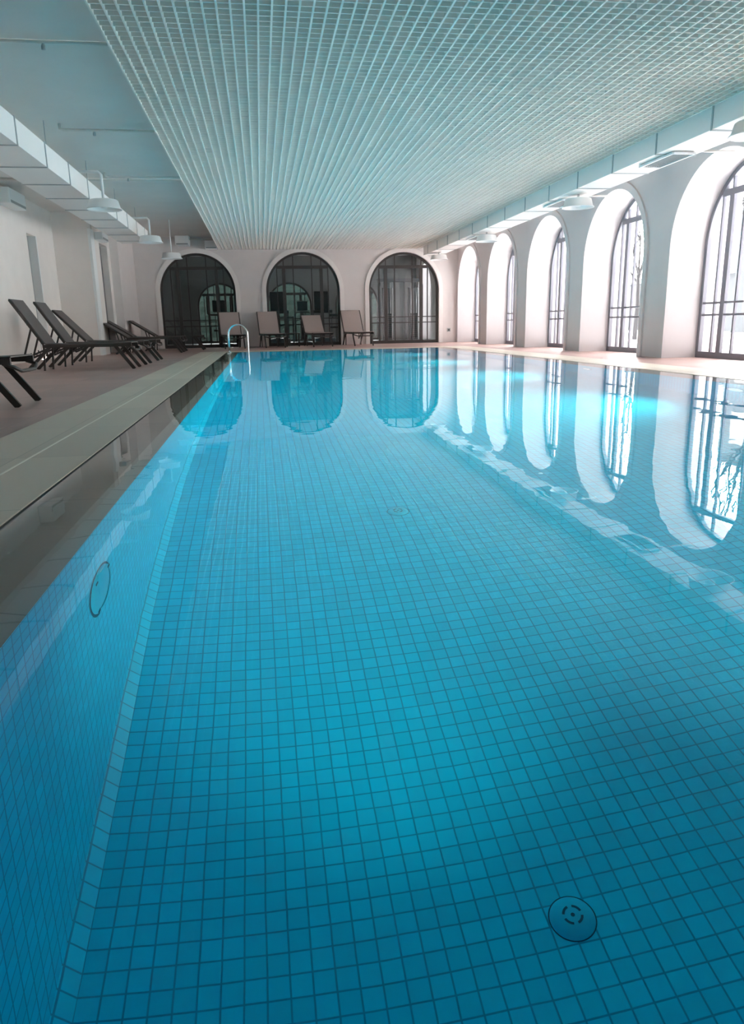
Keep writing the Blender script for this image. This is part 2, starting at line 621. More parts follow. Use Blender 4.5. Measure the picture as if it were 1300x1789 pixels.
c_o = [(a0, b0), (a1, b0), (a1, b1), (a0, b1)]
c_i = [(IX0, IY0), (IX1, IY0), (IX1, IY1), (IX0, IY1)]
for k in range(4):
    p, q = c_o[k], c_o[(k + 1) % 4]
    r_, s_ = c_i[(k + 1) % 4], c_i[k]
    lq.append(((p[0], p[1], lz), (q[0], q[1], lz), (r_[0], r_[1], -0.05), (s_[0], s_[1], -0.05)))
w_o = [(PX0, PY0), (PX1, PY0), (PX1, PY1), (PX0, PY1)]
for k in range(4):
    p, q = w_o[k], w_o[(k + 1) % 4]
    lq.append(((p[0], p[1], lz), (q[0], q[1], lz), (q[0], q[1], -0.09), (p[0], p[1], -0.09)))
pool_part('overflow_ledge', M['ledge'], lq)['label'] = 'grey beige stone ledge just under the water'

wt = MB()
wt.quad((PX0, PY0, 0), (PX1, PY0, 0), (PX1, PY1, 0), (PX0, PY1, 0))
water = wt.build('pool_water', M['water'], None, recalc=False)
tag(water, 'calm clear turquoise water surface filling the pool', 'water', kind='stuff')

# right wall with arched windows
RAD, ZS = 1.24, 1.79


def mpR(u, z, t):
    return (t, u, z)


def mpF(u, z, t):
    return (u, t, z)


bays = [(yc, RAD, ZS) for yc in WIN_C]
gym_bays = [(24.02 + BAY * k, RAD, ZS) for k in (1, 2)]
wr = MB()
arch_wall(wr, mpR, bays + gym_bays, RY0, 32.6, 3.5, XW, 7.85)
wall_right = struct(wr.build('wall_right', M['plaster_right']))
for k, yc in enumerate(sorted([b_[0] for b_ in bays + gym_bays], reverse=True)):
    w = arch_window('window_%d' % (k + 1), mpR, yc, RAD, ZS, XF, M['frame_grey'], M['glass'])
    if yc < YW:
        tr = MB()
        arch_band(tr, mpR, yc, RAD + 0.001, RAD + 0.13, ZS, XW - 0.035, XW + 0.01)
        struct(tr.build('trim_%d' % (k + 4), M['plaster_right']))

# far wall with three glazed arches to the gym
FAR = [(-1.95, 1.215, 1.79), (1.50, 1.23, 1.79), (4.94, 1.215, 1.79)]
wf = MB()
arch_wall(wf, mpF, FAR, -5.3, XW, 3.5, YW, YW + 0.35)
struct(wf.build('wall_far', M['plaster']))
for k, (c, r, zs) in enumerate(FAR):
    arch_window('window_%d' % (k + 10), mpF, c, r, zs, YW + 0.12, M['frame_brown'], M['glass_dark'])
    tr = MB()
    arch_band(tr, mpF, c, r + 0.001, r + 0.14, zs, YW - 0.05, YW + 0.01)
    struct(tr.build('trim_%d' % (k + 20), M['moulding']))

# left wall with two door recesses
wl_ = MB()
D1A, D1B, D1H = 18.0, 18.68, 2.76
wl_.box((-5.3, RY0, 0), (-5.0, D1A, 3.5))
wl_.box((-5.3, D1A, D1H), (-5.0, D1B, 3.5))
wl_.box((-5.3, D1B, 0), (-5.0, 20.22, 3.5))
D2A, D2B, D2H = 21.35, 22.4, 2.9
wl_.box((-4.4, 20.62, 0), (-4.13, D2A, 3.5))
wl_.box((-4.4, D2A, D2H), (-4.13, D2B, 3.5))
wl_.box((-4.4, D2B, 0), (-4.13, YW, 3.5))
struct(wl_.build('wall_left', M['plaster_left']))
d1 = MB()
d1.box((-5.22, D1A, 0), (-5.16, D1B, D1H))
dd1 = struct(d1.build('door_1', M['door']))
d2 = MB()
d2.box((-4.36, D2A, 0), (-4.30, D2B, D2H))
struct(d2.build('door_2', M['door_dark']))
jm = MB()
jm.box((-5.16, D1B - 0.04, 0), (-4.985, D1B + 0.02, D1H))
struct(jm.build('trim_30', M['white']))

pl1 = MB()
pl1.box((-5.0, 20.22, 0), (-4.16, 20.62, 3.5))
tag(pl1.build('wall_pier', M['plaster_left']), 'grey plaster pier jutting from the left wall behind the three folded out loungers', 'pillar')
bd = MB()
bd.box((-4.158, 20.215, 0), (-4.09, 20.61, 3.12))
tag(bd.build('edge_board', M['white'], bevel=0.004), 'tall bright white board covering the end of the left pier', 'board')
pl2 = MB()
pl2.box((-4.13, 22.75, 0), (-3.9, YW, 3.5))
tag(pl2.build('wall_pier', M['plaster']), 'shallow plaster pier in the far left corner next to the gym wall', 'pillar')

wn_ = MB()
wn_.box((-5.3, RY0 - 0.3, 0), (7.85, RY0, 3.5))
struct(wn_.build('wall_near', M['plaster']))
cl = MB()
cl.box((-5.4, RY0 - 0.3, 3.5), (7.9, 32.7, 3.7))
struct(cl.build('ceiling', M['slab']))

# ------------------------------------------------------------------ open cell ceiling
GX0, GX1, GZ = -1.19, 5.49, 3.10
gr = empty('cell_ceiling_grid', ((GX0 + GX1) / 2, 12, GZ))
tag(gr, 'white open cell grid ceiling hung above the whole pool', 'ceiling grid')
mb = MB()
nx = int(round((GX1 - GX0) / 0.11))
for i in range(nx + 1):
    x = GX0 + (GX1 - GX0) * i / nx
    mb.box((x - 0.008, RY0 + 0.5, GZ), (x + 0.008, YW - 0.02, GZ + 0.05))
o = mb.build('long_slats', M['grid']); o.parent = gr; o.matrix_parent_inverse = Matrix.Translation(-gr.location)
mb = MB()
y = RY0 + 0.5
while y < YW - 0.02:
    mb.box((GX0, y - 0.0055, GZ + 0.003), (GX1, y + 0.0055, GZ + 0.048))
    y += 0.108
o = mb.build('cross_slats', M['grid']); o.parent = gr; o.matrix_parent_inverse = Matrix.Translation(-gr.location)


# ------------------------------------------------------------------ ducts
def duct(x0, x1, z0, z1, y0, y1, label, first, seams):
    root = empty('air_duct', ((x0 + x1) / 2, (y0 + y1) / 2, z0))
    tag(root, label, 'air duct', 'ventilation ducts along the ceiling')
    c = root.location
    b_ = MB()
    b_.box((x0 - c.x, y0 - c.y, 0), (x1 - c.x, y1 - c.y, z1 - z0))
    b_.build('duct_body', M['duct'], root)
    for y in seams:
        s = MB()
        e = 0.012
        s.box((x0 - e - c.x, y - 0.012 - c.y, -e), (x1 + e - c.x, y + 0.012 - c.y, z1 - z0 + e))
        s.build('flange', M['seam'], root)
    for y in seams[::2]:
        for x in (x0 + 0.05, x1 - 0.05):
            s = MB()
            s.tube([(x - c.x, y + 0.3 - c.y, z1 - z0), (x - c.x, y + 0.3 - c.y, 3.5 - z0)], 0.006, 6)
            s.build('hanger_rod', M['seam'], root)
    return root


SE = [10.15 - 1.28 * 9 + 1.28 * i for i in range(21)]
duct(-3.48, -2.79, 2.84, 3.15, -2.6, 21.0, 'long white sheet metal duct above the loungers on the left', 0, [s for s in SE if -2.4 < s < 20.9])
duct(5.50, 6.08, 2.84, 3.10, -2.6, 24.9, 'long pale sheet metal duct in front of the arched window wall', 0, [s for s in SE if -2.4 < s < 24.4])


# vents in the right duct
def vent(y, label):
    root = empty('air_vent', (5.80, y, 2.82))
    tag(root, label, 'air vent', 'vents under the right duct')
    f = MB()
    for s in (-1, 1):
        f.box((-0.16, s * 0.45 - 0.02, -0.02), (0.16, s * 0.45 + 0.02, 0.005))
        f.box((s * 0.16 - 0.015, -0.45, -0.02), (s * 0.16 + 0.015, 0.45, 0.005))
    f.build('vent_frame', M['white'], root)
    f = MB()
    for k in range(9):
        f.box((-0.15 + k * 0.035, -0.44, -0.008), (-0.135 + k * 0.035, 0.44, 0.006))
    f.build('vent_slats', M['vent_dark'], root)


vent(14.15, 'dark slatted vent under the right duct beside the second window from the front')
vent(19.75, 'dark slatted vent under the right duct, the farthest of the vents')
vent(10.4, 'slatted vent under the right duct, the nearest in view')


# pendant lamps: short stem, shallow flared shade
def make_lamp(arm, rise):
    root = empty('pendant_lamp')
    s = MB()
    if arm:
        s.tube([(0, 0, 0.14), (0, 0, rise - 0.04), (math.copysign(0.04, arm), 0, rise), (arm, 0, rise)], 0.022, 10)
    else:
        s.tube([(0, 0, 0.14), (0, 0, rise)], 0.024 if rise < 0.4 else 0.012, 10)
    s.build('stem', M['white'], root)
    s = MB()
    s.lathe([(0.0, 0.150), (0.215, 0.150), (0.232, 0.138), (0.262, 0.03), (0.285, 0.010), (0.287, 0.0), (0.272, 0.0), (0.25, 0.03), (0.222, 0.125), (0.0, 0.130)])
    shade = s.build('lamp_shade', M['white'], root)
    s = MB()
    s.lathe([(0.0, 0.088), (0.06, 0.088), (0.07, 0.05), (0.045, 0.03), (0.0, 0.026)], n=16)
    s.build('lamp_bulb', M['white'], shade)
    return root


lamps = [
    ((-2.46, 13.5, 2.59), 'white pendant lamp above the front lounger group, nearest on the left side'),
    ((-2.45, 18.78, 2.62), 'white pendant lamp near the far end of the left duct, middle one on the left'),
    ((-2.29, 21.6, 2.50), 'white pendant lamp hanging in front of the leftmost dark arch'),
    ((5.79, 13.33, 2.62), 'pale pendant lamp beside the second nearest visible window arch'),
    ((5.77, 18.76, 2.62), 'pale pendant lamp in front of the third and fourth window arches'),
    ((5.80, 23.95, 2.62), 'pale pendant lamp near the far right corner of the hall'),
    ((5.62, 8.19, 2.62), 'pale pendant lamp cut by the right edge of the photo above the nearest window'),
]
for loc, lab in lamps:
    o = make_lamp(*((0, 0.218) if loc[0] > 0 else (-2.95 - loc[0], 3.173 - loc[2]) if loc[1] < 20 else (0, 1.0)))
    o.location = loc
    tag(o, lab, 'lamp', 'white pendant lamps along the ducts')


def pipe(pts, r, label, drops=()):
    root = empty('ceiling_pipe', pts[0])
    tag(root, label, 'pipe', 'sprinkler pipes under the ceiling')
    s = MB()
    s.tube([tuple(Vector(p) - Vector(pts[0])) for p in pts], r, 8)
    s.build('pipe_run', M['slab'], root)
    for d in drops:
        s = MB()
        q = Vector(d) - Vector(pts[0])
        s.lathe([(0.0, 0.0), (0.022, 0.0), (0.022, 0.03), (0.010, 0.06), (0.0, 0.06)], (q.x, q.y, q.z - 0.07), n=10)
        s.build('sprinkler_head', M['seam'], root)


pipe([(-4.9, 8.62, 3.46), (-0.6, 8.62, 3.46)], 0.02, 'ceiling pipe crossing the left slab nearest the camera', [(-2.0, 8.62, 3.46)])
pipe([(-2.67, 11.9, 3.5), (-2.67, 11.9, 3.44), (-2.62, 11.9, 3.42), (-0.5, 11.9, 3.42)], 0.02, 'ceiling pipe with an elbow on the left slab above the nearest lamp', [(-2.2, 11.9, 3.42)])
pipe([(-2.72, 15.3, 3.5), (-2.72, 15.3, 3.44), (-2.67, 15.3, 3.42), (-0.5, 15.3, 3.42)], 0.02, 'ceiling pipe with an elbow halfway along the left slab', [(-2.3, 15.3, 3.42)])
pipe([(-4.9, 15.75, 3.45), (-0.6, 15.75, 3.45)], 0.026, 'thicker ceiling pipe just behind the elbow pipe on the left slab', [])
pipe([(-2.1, 25.25, 3.40), (-1.3, 25.25, 3.40)], 0.02, 'short pipe between the two boxes above the leftmost arch', [])
pipe([(6.1, 10.35, 2.93), (6.8, 10.35, 2.93)], 0.016, 'short pipe between the right duct and the nearest window pier', [])
pipe([(6.1, 14.0, 2.93), (6.8, 14.0, 2.93)], 0.016, 'short pipe between the right duct and the second nearest window arch', [])

# air conditioners and boxes under the ceiling


def ac_unit(p0, p1, label, face):
    root = empty('air_conditioner', ((p0[0] + p1[0]) / 2, (p0[1] + p1[1]) / 2, p0[2]))
    tag(root, label, 'air conditioner', 'wall units under the ceiling')
    c = root.location
    a = Vector(p0) - c
    b_ = Vector(p1) - c
    s = MB()
    s.box(a, b_)
    s.build('casing', M['white'], root, bevel=0.02)
    s = MB()
    if face == 'x':
        s.box((b_.x - 0.02, a.y + 0.05, a.z + 0.02), (b_.x + 0.006, b_.y - 0.05, a.z + 0.07))
    else:
        s.box((a.x + 0.04, a.y - 0.006, a.z + 0.02), (b_.x - 0.04, a.y + 0.02, a.z + 0.06))
    s.build('air_outlet', M['vent_dark'], root)


ac_unit((-5.0, 16.2, 3.10), (-4.72, 17.25, 3.40), 'white wall unit high on the left wall under the duct', 'x')
ac_unit((-4.13, 20.85, 2.92), (-3.92, 21.6, 3.12), 'white wall unit above the dark doorway behind the pier', 'x')
ac_unit((-2.52, 25.0, 3.20), (-2.08, YW, 3.49), 'boxy white unit above the left half of the leftmost arch', 'y')
ac_unit((-1.62, 25.2, 3.10), (-1.22, YW, 3.36), 'small cream box tucked between leftmost arch top and grid edge', 'y')


# ------------------------------------------------------------------ sun loungers
def make_lounger(fab, back_z, name='sun_lounger'):
    """foot points to +x, origin on the ground below the back hinge"""
    root = empty(name)
    W = 0.33
    zr = 0.40
    f = MB()
    for s in (-1, 1):
        f.bar((-0.02, s * W, zr), (1.40, s * W, zr), 0.035, 0.055)
    for x in (0.0, 0.5, 1.0):
        f.bar((x, -W, zr - 0.01), (x, W, zr - 0.01), 0.03, 0.03)
    f.tube([(1.33, -W, zr - 0.02), (1.42, -W, zr - 0.05), (1.44, -W * 0.6, zr - 0.09), (1.44, W * 0.6, zr - 0.09), (1.42, W, zr - 0.05), (1.33, W, zr - 0.02)], 0.016, 8)
    f.build('frame', M['alu_dark'], root)
    s_ = MB()
    n = 8
    for k in range(n):
        x0, x1 = 0.02 + 1.38 * k / n, 0.02 + 1.38 * (k + 1) / n
        z0 = zr + 0.03 - 0.02 * math.sin(PI * k / n)
        z1 = zr + 0.03 - 0.02 * math.sin(PI * (k + 1) / n)
        s_.box((x0, -W + 0.012, 0), (x1, W - 0.012, 0.012), Matrix(((1, 0, 0, 0), (0, 1, 0, 0), ((z1 - z0) / (x1 - x0), 0, 1, z0 - (z1 - z0) / (x1 - x0) * x0), (0, 0, 0, 1))))
    s_.build('seat', fab, root)
    L = 0.84
    dz = back_z - 0.43
    dx = math.sqrt(max(0.01, L * L - dz * dz))
    p0, p1 = Vector((0, 0, 0.43)), Vector((-dx, 0, back_z))
    f = MB()
    for s in (-1, 1):
        f.bar(p0 + Vector((0, s * W, 0)), p1 + Vector((0, s * W, 0)), 0.03, 0.04, (1, 0, 0))
    f.bar(p1 + Vector((0, -W, 0)), p1 + Vector((0, W, 0)), 0.03, 0.03)
    f.bar(p0.lerp(p1, 0.45) + Vector((-0.02, -W, 0)), p0.lerp(p1, 0.45) + Vector((-0.02, W, 0)), 0.02, 0.02)
    bf = f.build('back_frame', M['alu_dark'], root)
    f = MB()
    nrm = Vector((dz, 0, dx)).normalized()
    f.bar(p0 + nrm * 0.02, p1 + nrm * 0.02, 2 * W - 0.03, 0.012, (dz, 0, dx))
    f.build('backrest', fab, bf)
    for s in (-1, 1):
        l = MB()
        l.bar((1.12, s * (W - 0.03), zr), (1.41, s * (W - 0.03), 0.0), 0.03, 0.055, (1, 0, 0))
        l.build('leg', M['alu_dark'], root)
        l = MB()
        l.bar((0.10, s * (W - 0.03), zr), (-0.32, s * (W - 0.03), 0.0), 0.03, 0.05, (1, 0, 0))
        l.build('leg', M['alu_dark'], root)
        l = MB()
        l.bar((-0.02, s * (W - 0.07), zr), (-0.05, s * (W - 0.07), 0.0), 0.028, 0.028, (1, 0, 0))
        l.build('strut', M['alu_dark'], root)
        l = MB()
        l.bar((0.04, s * (W - 0.07), 0.36), (-0.36, s * (W - 0.07), 0.20), 0.022, 0.03)
        mid = p0.lerp(p1, 0.40)
        if back_z > 0.95:
            l.bar((-0.36, s * (W - 0.07), 0.20), (mid.x, s * (W - 0.07), mid.z), 0.022, 0.028)
            for q in range(4):
                l.box((-0.30 + q * 0.06, s * (W - 0.07) - 0.01, 0.235 + q * 0.024), (-0.285 + q * 0.06, s * (W - 0.07) + 0.01, 0.27 + q * 0.024))
        else:
            l.bar((-0.20, s * (W - 0.07), 0.27), (mid.x, s * (W - 0.07), mid.z), 0.022, 0.028)
        l.build('back_support', M['alu_dark'], bf)
    return root


HX = -3.55
up_lounger = make_lounger(M['fabric'], 1.145)
low_lounger = make_lounger(M['fabric'], 0.88)
mid_lounger = make_lounger(M['fabric'], 1.04)
pale_lounger = make_lounger(M['fabric_light'], 1.115)
pale_low_lounger = make_lounger(M['fabric_light'], 0.97)
gl = 'loungers along the left wall'
gf = 'loungers along the gym wall'
left_set = [
    (up_lounger, (HX, 7.12, 0), 'dark sun lounger at the left edge, only its foot end showing'),
    (up_lounger, (HX, 13.28, 0), 'dark sun lounger with upright back, nearest of the three side by side'),
    (up_lounger, (HX, 14.62, 0), 'dark sun lounger with upright back, middle of the three side by side'),
    (mid_lounger, (HX, 16.3, 0), 'dark sun lounger with upright back just before the white edged pier'),
    (low_lounger, (HX, 21.1, 0), 'dark sun lounger with low back showing right beside the white board'),
    (low_lounger, (HX - 0.02, 22.15, 0), 'dark low backed sun lounger in front of the dark doorway'),
    (low_lounger, (HX + 0.42, 23.4, 0), 'dark low backed sun lounger nearest the leftmost gym arch'),
]
ROT = -1.46
far_set = [
    (pale_lounger, (-0.95, 24.78, 0), 'taupe sun lounger facing the pool before the leftmost gym arch'),
    (pale_lounger, (0.30, 24.78, 0), 'taupe sun lounger between the leftmost and middle gym arches'),
    (pale_low_lounger, (1.78, 24.74, 0), 'taupe sun lounger before the middle gym arch'),
    (pale_lounger, (3.08, 24.76, 0), 'taupe sun lounger between the middle and right gym arches'),
]
used = set()
for grp, items in ((gl, left_set), (gf, far_set)):
    for src, loc, lab in items:
        if src.name in used:
            o = copy_tree(src)
        else:
            o = src
            used.add(src.name)
        o.location = loc
        o.rotation_euler = (0, 0, 0 if grp == gl else ROT)
        tag(o, lab, 'sun lounger', grp)

# side table between the far loungers
t = empty('side_table', (1.04, 24.5, 0))
tag(t, 'small dark square side table between two taupe loungers', 'table')
s = MB(); s.box((-0.23, -0.23, 0.40), (0.23, 0.23, 0.43)); s.build('table_top', M['alu_dark'], t, bevel=0.005)
for sx in (-1, 1):
    for sy in (-1, 1):
        s = MB(); s.bar((sx * 0.2, sy * 0.2, 0), (sx * 0.2, sy * 0.2, 0.4), 0.03, 0.03); s.build('leg', M['alu_dark'], t)

# ------------------------------------------------------------------ pool ladder
t = empty('pool_ladder', (-0.85, 19.35, 0))
tag(t, 'polished steel ladder with hooped handrails at the far left pool corner', 'ladder')
for y in (0.0, 0.42):
    pts = [(0.03, y, 0.0), (0.03, y, 0.46)]
    for k in range(1, 12):
        a = PI - PI * k / 12
        pts.append((0.275 + 0.245 * math.cos(a), y, 0.46 + 0.255 * math.sin(a)))
    pts += [(0.52, y, 0.44), (0.52, y, 0.0), (0.50, y, -0.3), (0.42, y, -0.55), (0.42, y, -1.25)]
    s = MB(); s.tube(pts, 0.0215, 12); s.build('handrail', M['steel'], t)
    s = MB(); s.lathe([(0.0, 0.0), (0.05, 0.0), (0.045, 0.02), (0.024, 0.028)], (0.03, y, 0.0), n=16); s.build('base_flange', M['steel'], t)
for z in (-0.35, -0.65, -0.95):
    s = MB(); s.box((0.38, 0.0, z - 0.015), (0.47, 0.42, z + 0.015)); s.build('step', M['steel'], t, bevel=0.004)


# ------------------------------------------------------------------ pool fittings
def floor_inlet(x, y, label):
    root = empty('floor_inlet', (x, y, D))
    tag(root, label, 'pool inlet', 'round inlets on the pool floor')
    s = MB()
    s.lathe([(0.0, 0.018), (0.035, 0.018), (0.052, 0.013), (0.062, 0.004), (0.064, 0.0), (0.064, -0.004)], n=40)
    s.build('cover', M['pool_plastic'], root)
    s = MB(); s.lathe([(0.063, 0.001), (0.067, 0.001)], n=40); s.build('joint_shade', M['pool_dark'], root)  # flat dark ring paints the shade in the gap round the cover
    for k in range(4):
        s = MB()
        a0_, a1_ = k * PI / 2 + 0.25, (k + 1) * PI / 2 - 0.25
        m_ = 8
        for q in range(m_):
            u, v = a0_ + (a1_ - a0_) * q / m_, a0_ + (a1_ - a0_) * (q + 1) / m_
            P = [(0.022 * math.cos(u), 0.022 * math.sin(u)), (0.029 * math.cos(u), 0.029 * math.sin(u)), (0.029 * math.cos(v), 0.029 * math.sin(v)), (0.022 * math.cos(v), 0.022 * math.sin(v))]
            s.quad(*[(p[0], p[1], 0.0188) for p in P])
        s.build('slot', M['pool_dark'], root)
    s = MB(); s.disc_cap(0.006, 0.0188, n=12); s.build('screw', M['pool_dark'], root)


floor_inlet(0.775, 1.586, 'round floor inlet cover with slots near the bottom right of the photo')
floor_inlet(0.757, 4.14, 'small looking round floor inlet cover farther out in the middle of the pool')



def pool_light(x, y, rz, label, lamp=None):
    """round niche light in a pool wall, facing local +x; lit ones are added"""
    t = empty('pool_light', (x, y, -0.63), rz)
    tag(t, label, 'pool light', 'round lights in the pool walls')
    mt = Matrix.Rotation(PI / 2, 4, 'Y')
    s = MB(); s.lathe([(0.0, 0.010), (0.115, 0.010), (0.125, 0.008)], mtx=mt, n=40); s.build('lens', M['added_lens'] if lamp else M['pool_plastic'], t)
    s = MB(); s.lathe([(0.125, 0.011), (0.148, 0.010), (0.152, 0.001)], mtx=mt, n=40); s.build('rim', M['pool_plastic'], t)
    s = MB(); s.lathe([(0.150, 0.002), (0.168, 0.002)], mtx=mt, n=40); s.build('shadow_joint', M['pool_dark'], t)
    for a in (0.6, 2.2, 4.0):
        s = MB()
        s.box((0.0105, 0.136 * math.cos(a) - 0.014, 0.136 * math.sin(a) - 0.007), (0.0125, 0.136 * math.cos(a) + 0.014, 0.136 * math.sin(a) + 0.007)); s.build('screw', M['pool_dark'], t)
    if lamp == 'flood':
        d = bpy.data.lights.new('added_pool_lamp', 'SPOT')
        d.shadow_soft_size = 0.1
        d.spot_size = math.radians(120)
        d.spot_blend = 0.9
        d.energy = ADDED_FLOOD_W
        aim = Vector((1, -0.2, -0.1))
    elif lamp == 'beam':
        d = bpy.data.lights.new('added_pool_lamp', 'SPOT')
        d.shadow_soft_size = 0.1
        d.spot_size = math.radians(72)
        d.spot_blend = 1.0
        d.energy = ADDED_BEAM_W
        aim = Vector((1, 0, -0.02))
    if lamp:  # added light source, only the unlit fixture goes without
        d.color = (0.85, 1.0, 0.98)
        o = bpy.data.objects.new('added_pool_lamp', d)
        COL.objects.link(o)
        o.parent = t
        o.location = (0.03, 0, 0)
        o.rotation_euler = aim.to_track_quat('-Z', 'Z').to_euler()


RL = ['nearest', 'second', 'third', 'farthest']
pool_light(IX0, 2.49, 0, 'round unlit underwater light set in the left pool wall')
for k in range(4):  # invented lit fixtures, added to brighten the water
    pool_light(IX1, 6.8 + 3.5 * k, PI, 'added lit underwater light in the right pool wall, %s along that side' % RL[k], 'flood')
for k in range(3):  # invented lit fixtures out of view, added to light the pool floor
    pool_light(0.4 + 1.67 * k, IY0, PI / 2, 'added unseen underwater light in the near end wall of the pool, %s one' % ['left', 'middle', 'right'][k], 'beam')

# socket by the right corner
t = empty('wall_socket', (6.52, YW, 0.42))
tag(t, 'small grey wall socket right of the right gym arch', 'socket')
s = MB(); s.box((-0.06, -0.018, -0.06), (0.06, 0.0, 0.06)); s.build('plate', M['vent_dark'], t, bevel=0.004)
s = MB(); s.box((-0.03, -0.022, -0.03), (0.03, -0.017, 0.03)); s.build('insert', M['black'], t)

# ------------------------------------------------------------------ gym behind the far wall
GY1 = 32.3
gb = MB()
gy_bays = [(-1.6, 0.95, 1.50), (1.30, 0.95, 1.50), (4.20, 0.95, 1.50)]
arch_wall(gb, mpF, gy_bays, -5.3, XW, 3.5, GY1, GY1 + 0.3)
struct(gb.build('wall_gym_back', M['gym_wall']))
for k, (c, r, zs) in enumerate(gy_bays):
    arch_window('window_%d' % (k + 16), mpF, c, r, zs, GY1 + 0.12, M['frame_brown'], M['glass'])
    portal('gym_portal', (c, GY1 + 0.4, 1.25), (c, 0, 1.25), 1.9, 2.4)
for yc, r, zs in gym_bays:
    portal('gym_portal', (7.8, yc, 1.55), (0, yc, 1.55), 2.6, 3.1)
s = MB(); s.box((-5.3, YW + 0.35, 0), (-5.0, GY1, 3.5)); struct(s.build('wall_gym_left', M['gym_wall']))
s = MB(); s.box((-5.3, YW + 0.5, -0.2), (7.85, GY1 + 0.3, 0.0)); struct(s.build('floor', M['gym_floor']))


def treadmill(x, y, label):
    root = empty('treadmill', (x, y, 0))
    tag(root, label, 'treadmill', 'treadmills in the gym')
    s = MB(); s.box((-0.38, -0.9, 0.03), (0.38, 0.75, 0.20)); s.build('deck', M['machine'], root, bevel=0.03)
    s = MB(); s.box((-0.25, -0.8, 0.20), (0.25, 0.55, 0.215)); s.build('belt', M['black'], root)
    for sx in (-1, 1):
        s = MB(); s.bar((sx * 0.36, 0.62, 0.15), (sx * 0.36, 0.50, 1.25), 0.07, 0.09); s.build('upright', M['machine'], root)
        s = MB(); s.tube([(sx * 0.36, 0.52, 1.02), (sx * 0.36, 0.05, 0.98), (sx * 0.36, -0.05, 0.93)], 0.025, 8); s.build('handrail', M['black'], root)
    s = MB(); s.box((-0.40, 0.40, 1.12), (0.40, 0.60, 1.22)); s.build('console', M['black'], root, bevel=0.02)
    s = MB(); s.box((-0.29, 0.50, 1.22), (0.29, 0.56, 1.93)); s.build('screen', M['black'], root, bevel=0.03)


treadmill(0.72, 28.5, 'black treadmill with a tall screen, left one behind the middle gym arch')
treadmill(2.40, 28.5, 'black treadmill with a tall screen, right one behind the middle gym arch')

t = empty('exercise_bike', (1.62, 28.2, 0))
tag(t, 'dark exercise bike with small monitor between the two treadmills', 'exercise bike')
s = MB(); s.box((-0.25, -0.5, 0.0), (0.25, -0.42, 0.07)); s.box((-0.25, 0.42, 0.0), (0.25, 0.5, 0.07)); s.box((-0.05, -0.45, 0.03), (0.05, 0.45, 0.1)); s.build('base', M['machine'], t)
s = MB(); s.lathe([(0, -0.06), (0.24, -0.06), (0.26, 0), (0.24, 0.06), (0, 0.06)], (0, 0.22, 0.38), 24, Matrix.Rotation(PI / 2, 4, 'Y')); s.build('flywheel', M['black'], t)
s = MB(); s.bar((0, 0.3, 0.1), (0, 0.36, 1.2), 0.08, 0.08); s.build('front_post', M['machine'], t)
s = MB(); s.bar((0, -0.2, 0.1), (0, -0.28, 0.85), 0.06, 0.06); s.build('seat_post', M['machine'], t)
s = MB(); s.box((-0.12, -0.45, 0.85), (0.12, -0.15, 0.92)); s.build('saddle', M['black'], t, bevel=0.02)
s = MB(); s.box((-0.2, 0.28, 1.2), (0.2, 0.36, 1.55)); s.build('monitor', M['black'], t, bevel=0.02)
s = MB(); s.tube([(-0.25, 0.05, 1.12), (-0.2, 0.3, 1.15), (0.2, 0.3, 1.15), (0.25, 0.05, 1.12)], 0.02, 8); s.build('handlebar', M['black'], t)

t = empty('dumbbell_rack', (0.75, 26.6, 0))
tag(t, 'dark rack of shelves behind the lounger left of the middle arch', 'rack')
for sx in (-1, 1):
    s = MB(); s.bar((sx * 0.42, 0, 0), (sx * 0.42, 0, 0.98), 0.06, 0.08); s.build('rack_post', M['machine'], t)
for z in (0.35, 0.65, 0.93):
    s = MB(); s.box((-0.42, -0.12, z), (0.42, 0.12, z + 0.04)); s.build('shelf', M['black'], t)

t = empty('weight_bench', (2.75, 27.0, 0))
tag(t, 'dark weight bench seen through the right edge of the middle gym arch', 'bench')
s = MB(); s.box((-0.28, -0.15, 0.95), (0.28, 0.15, 1.05)); s.build('back_pad', M['black'], t, bevel=0.02)
s = MB(); s.box((-0.25, -0.2, 0.55), (0.25, 0.2, 0.62)); s.build('seat_pad', M['black'], t, bevel=0.02)
s = MB(); s.bar((0, 0, 0.04), (0, 0, 1.0), 0.08, 0.08); s.box((-0.3, -0.3, 0), (0.3, 0.3, 0.05)); s.build('stand', M['machine'], t)

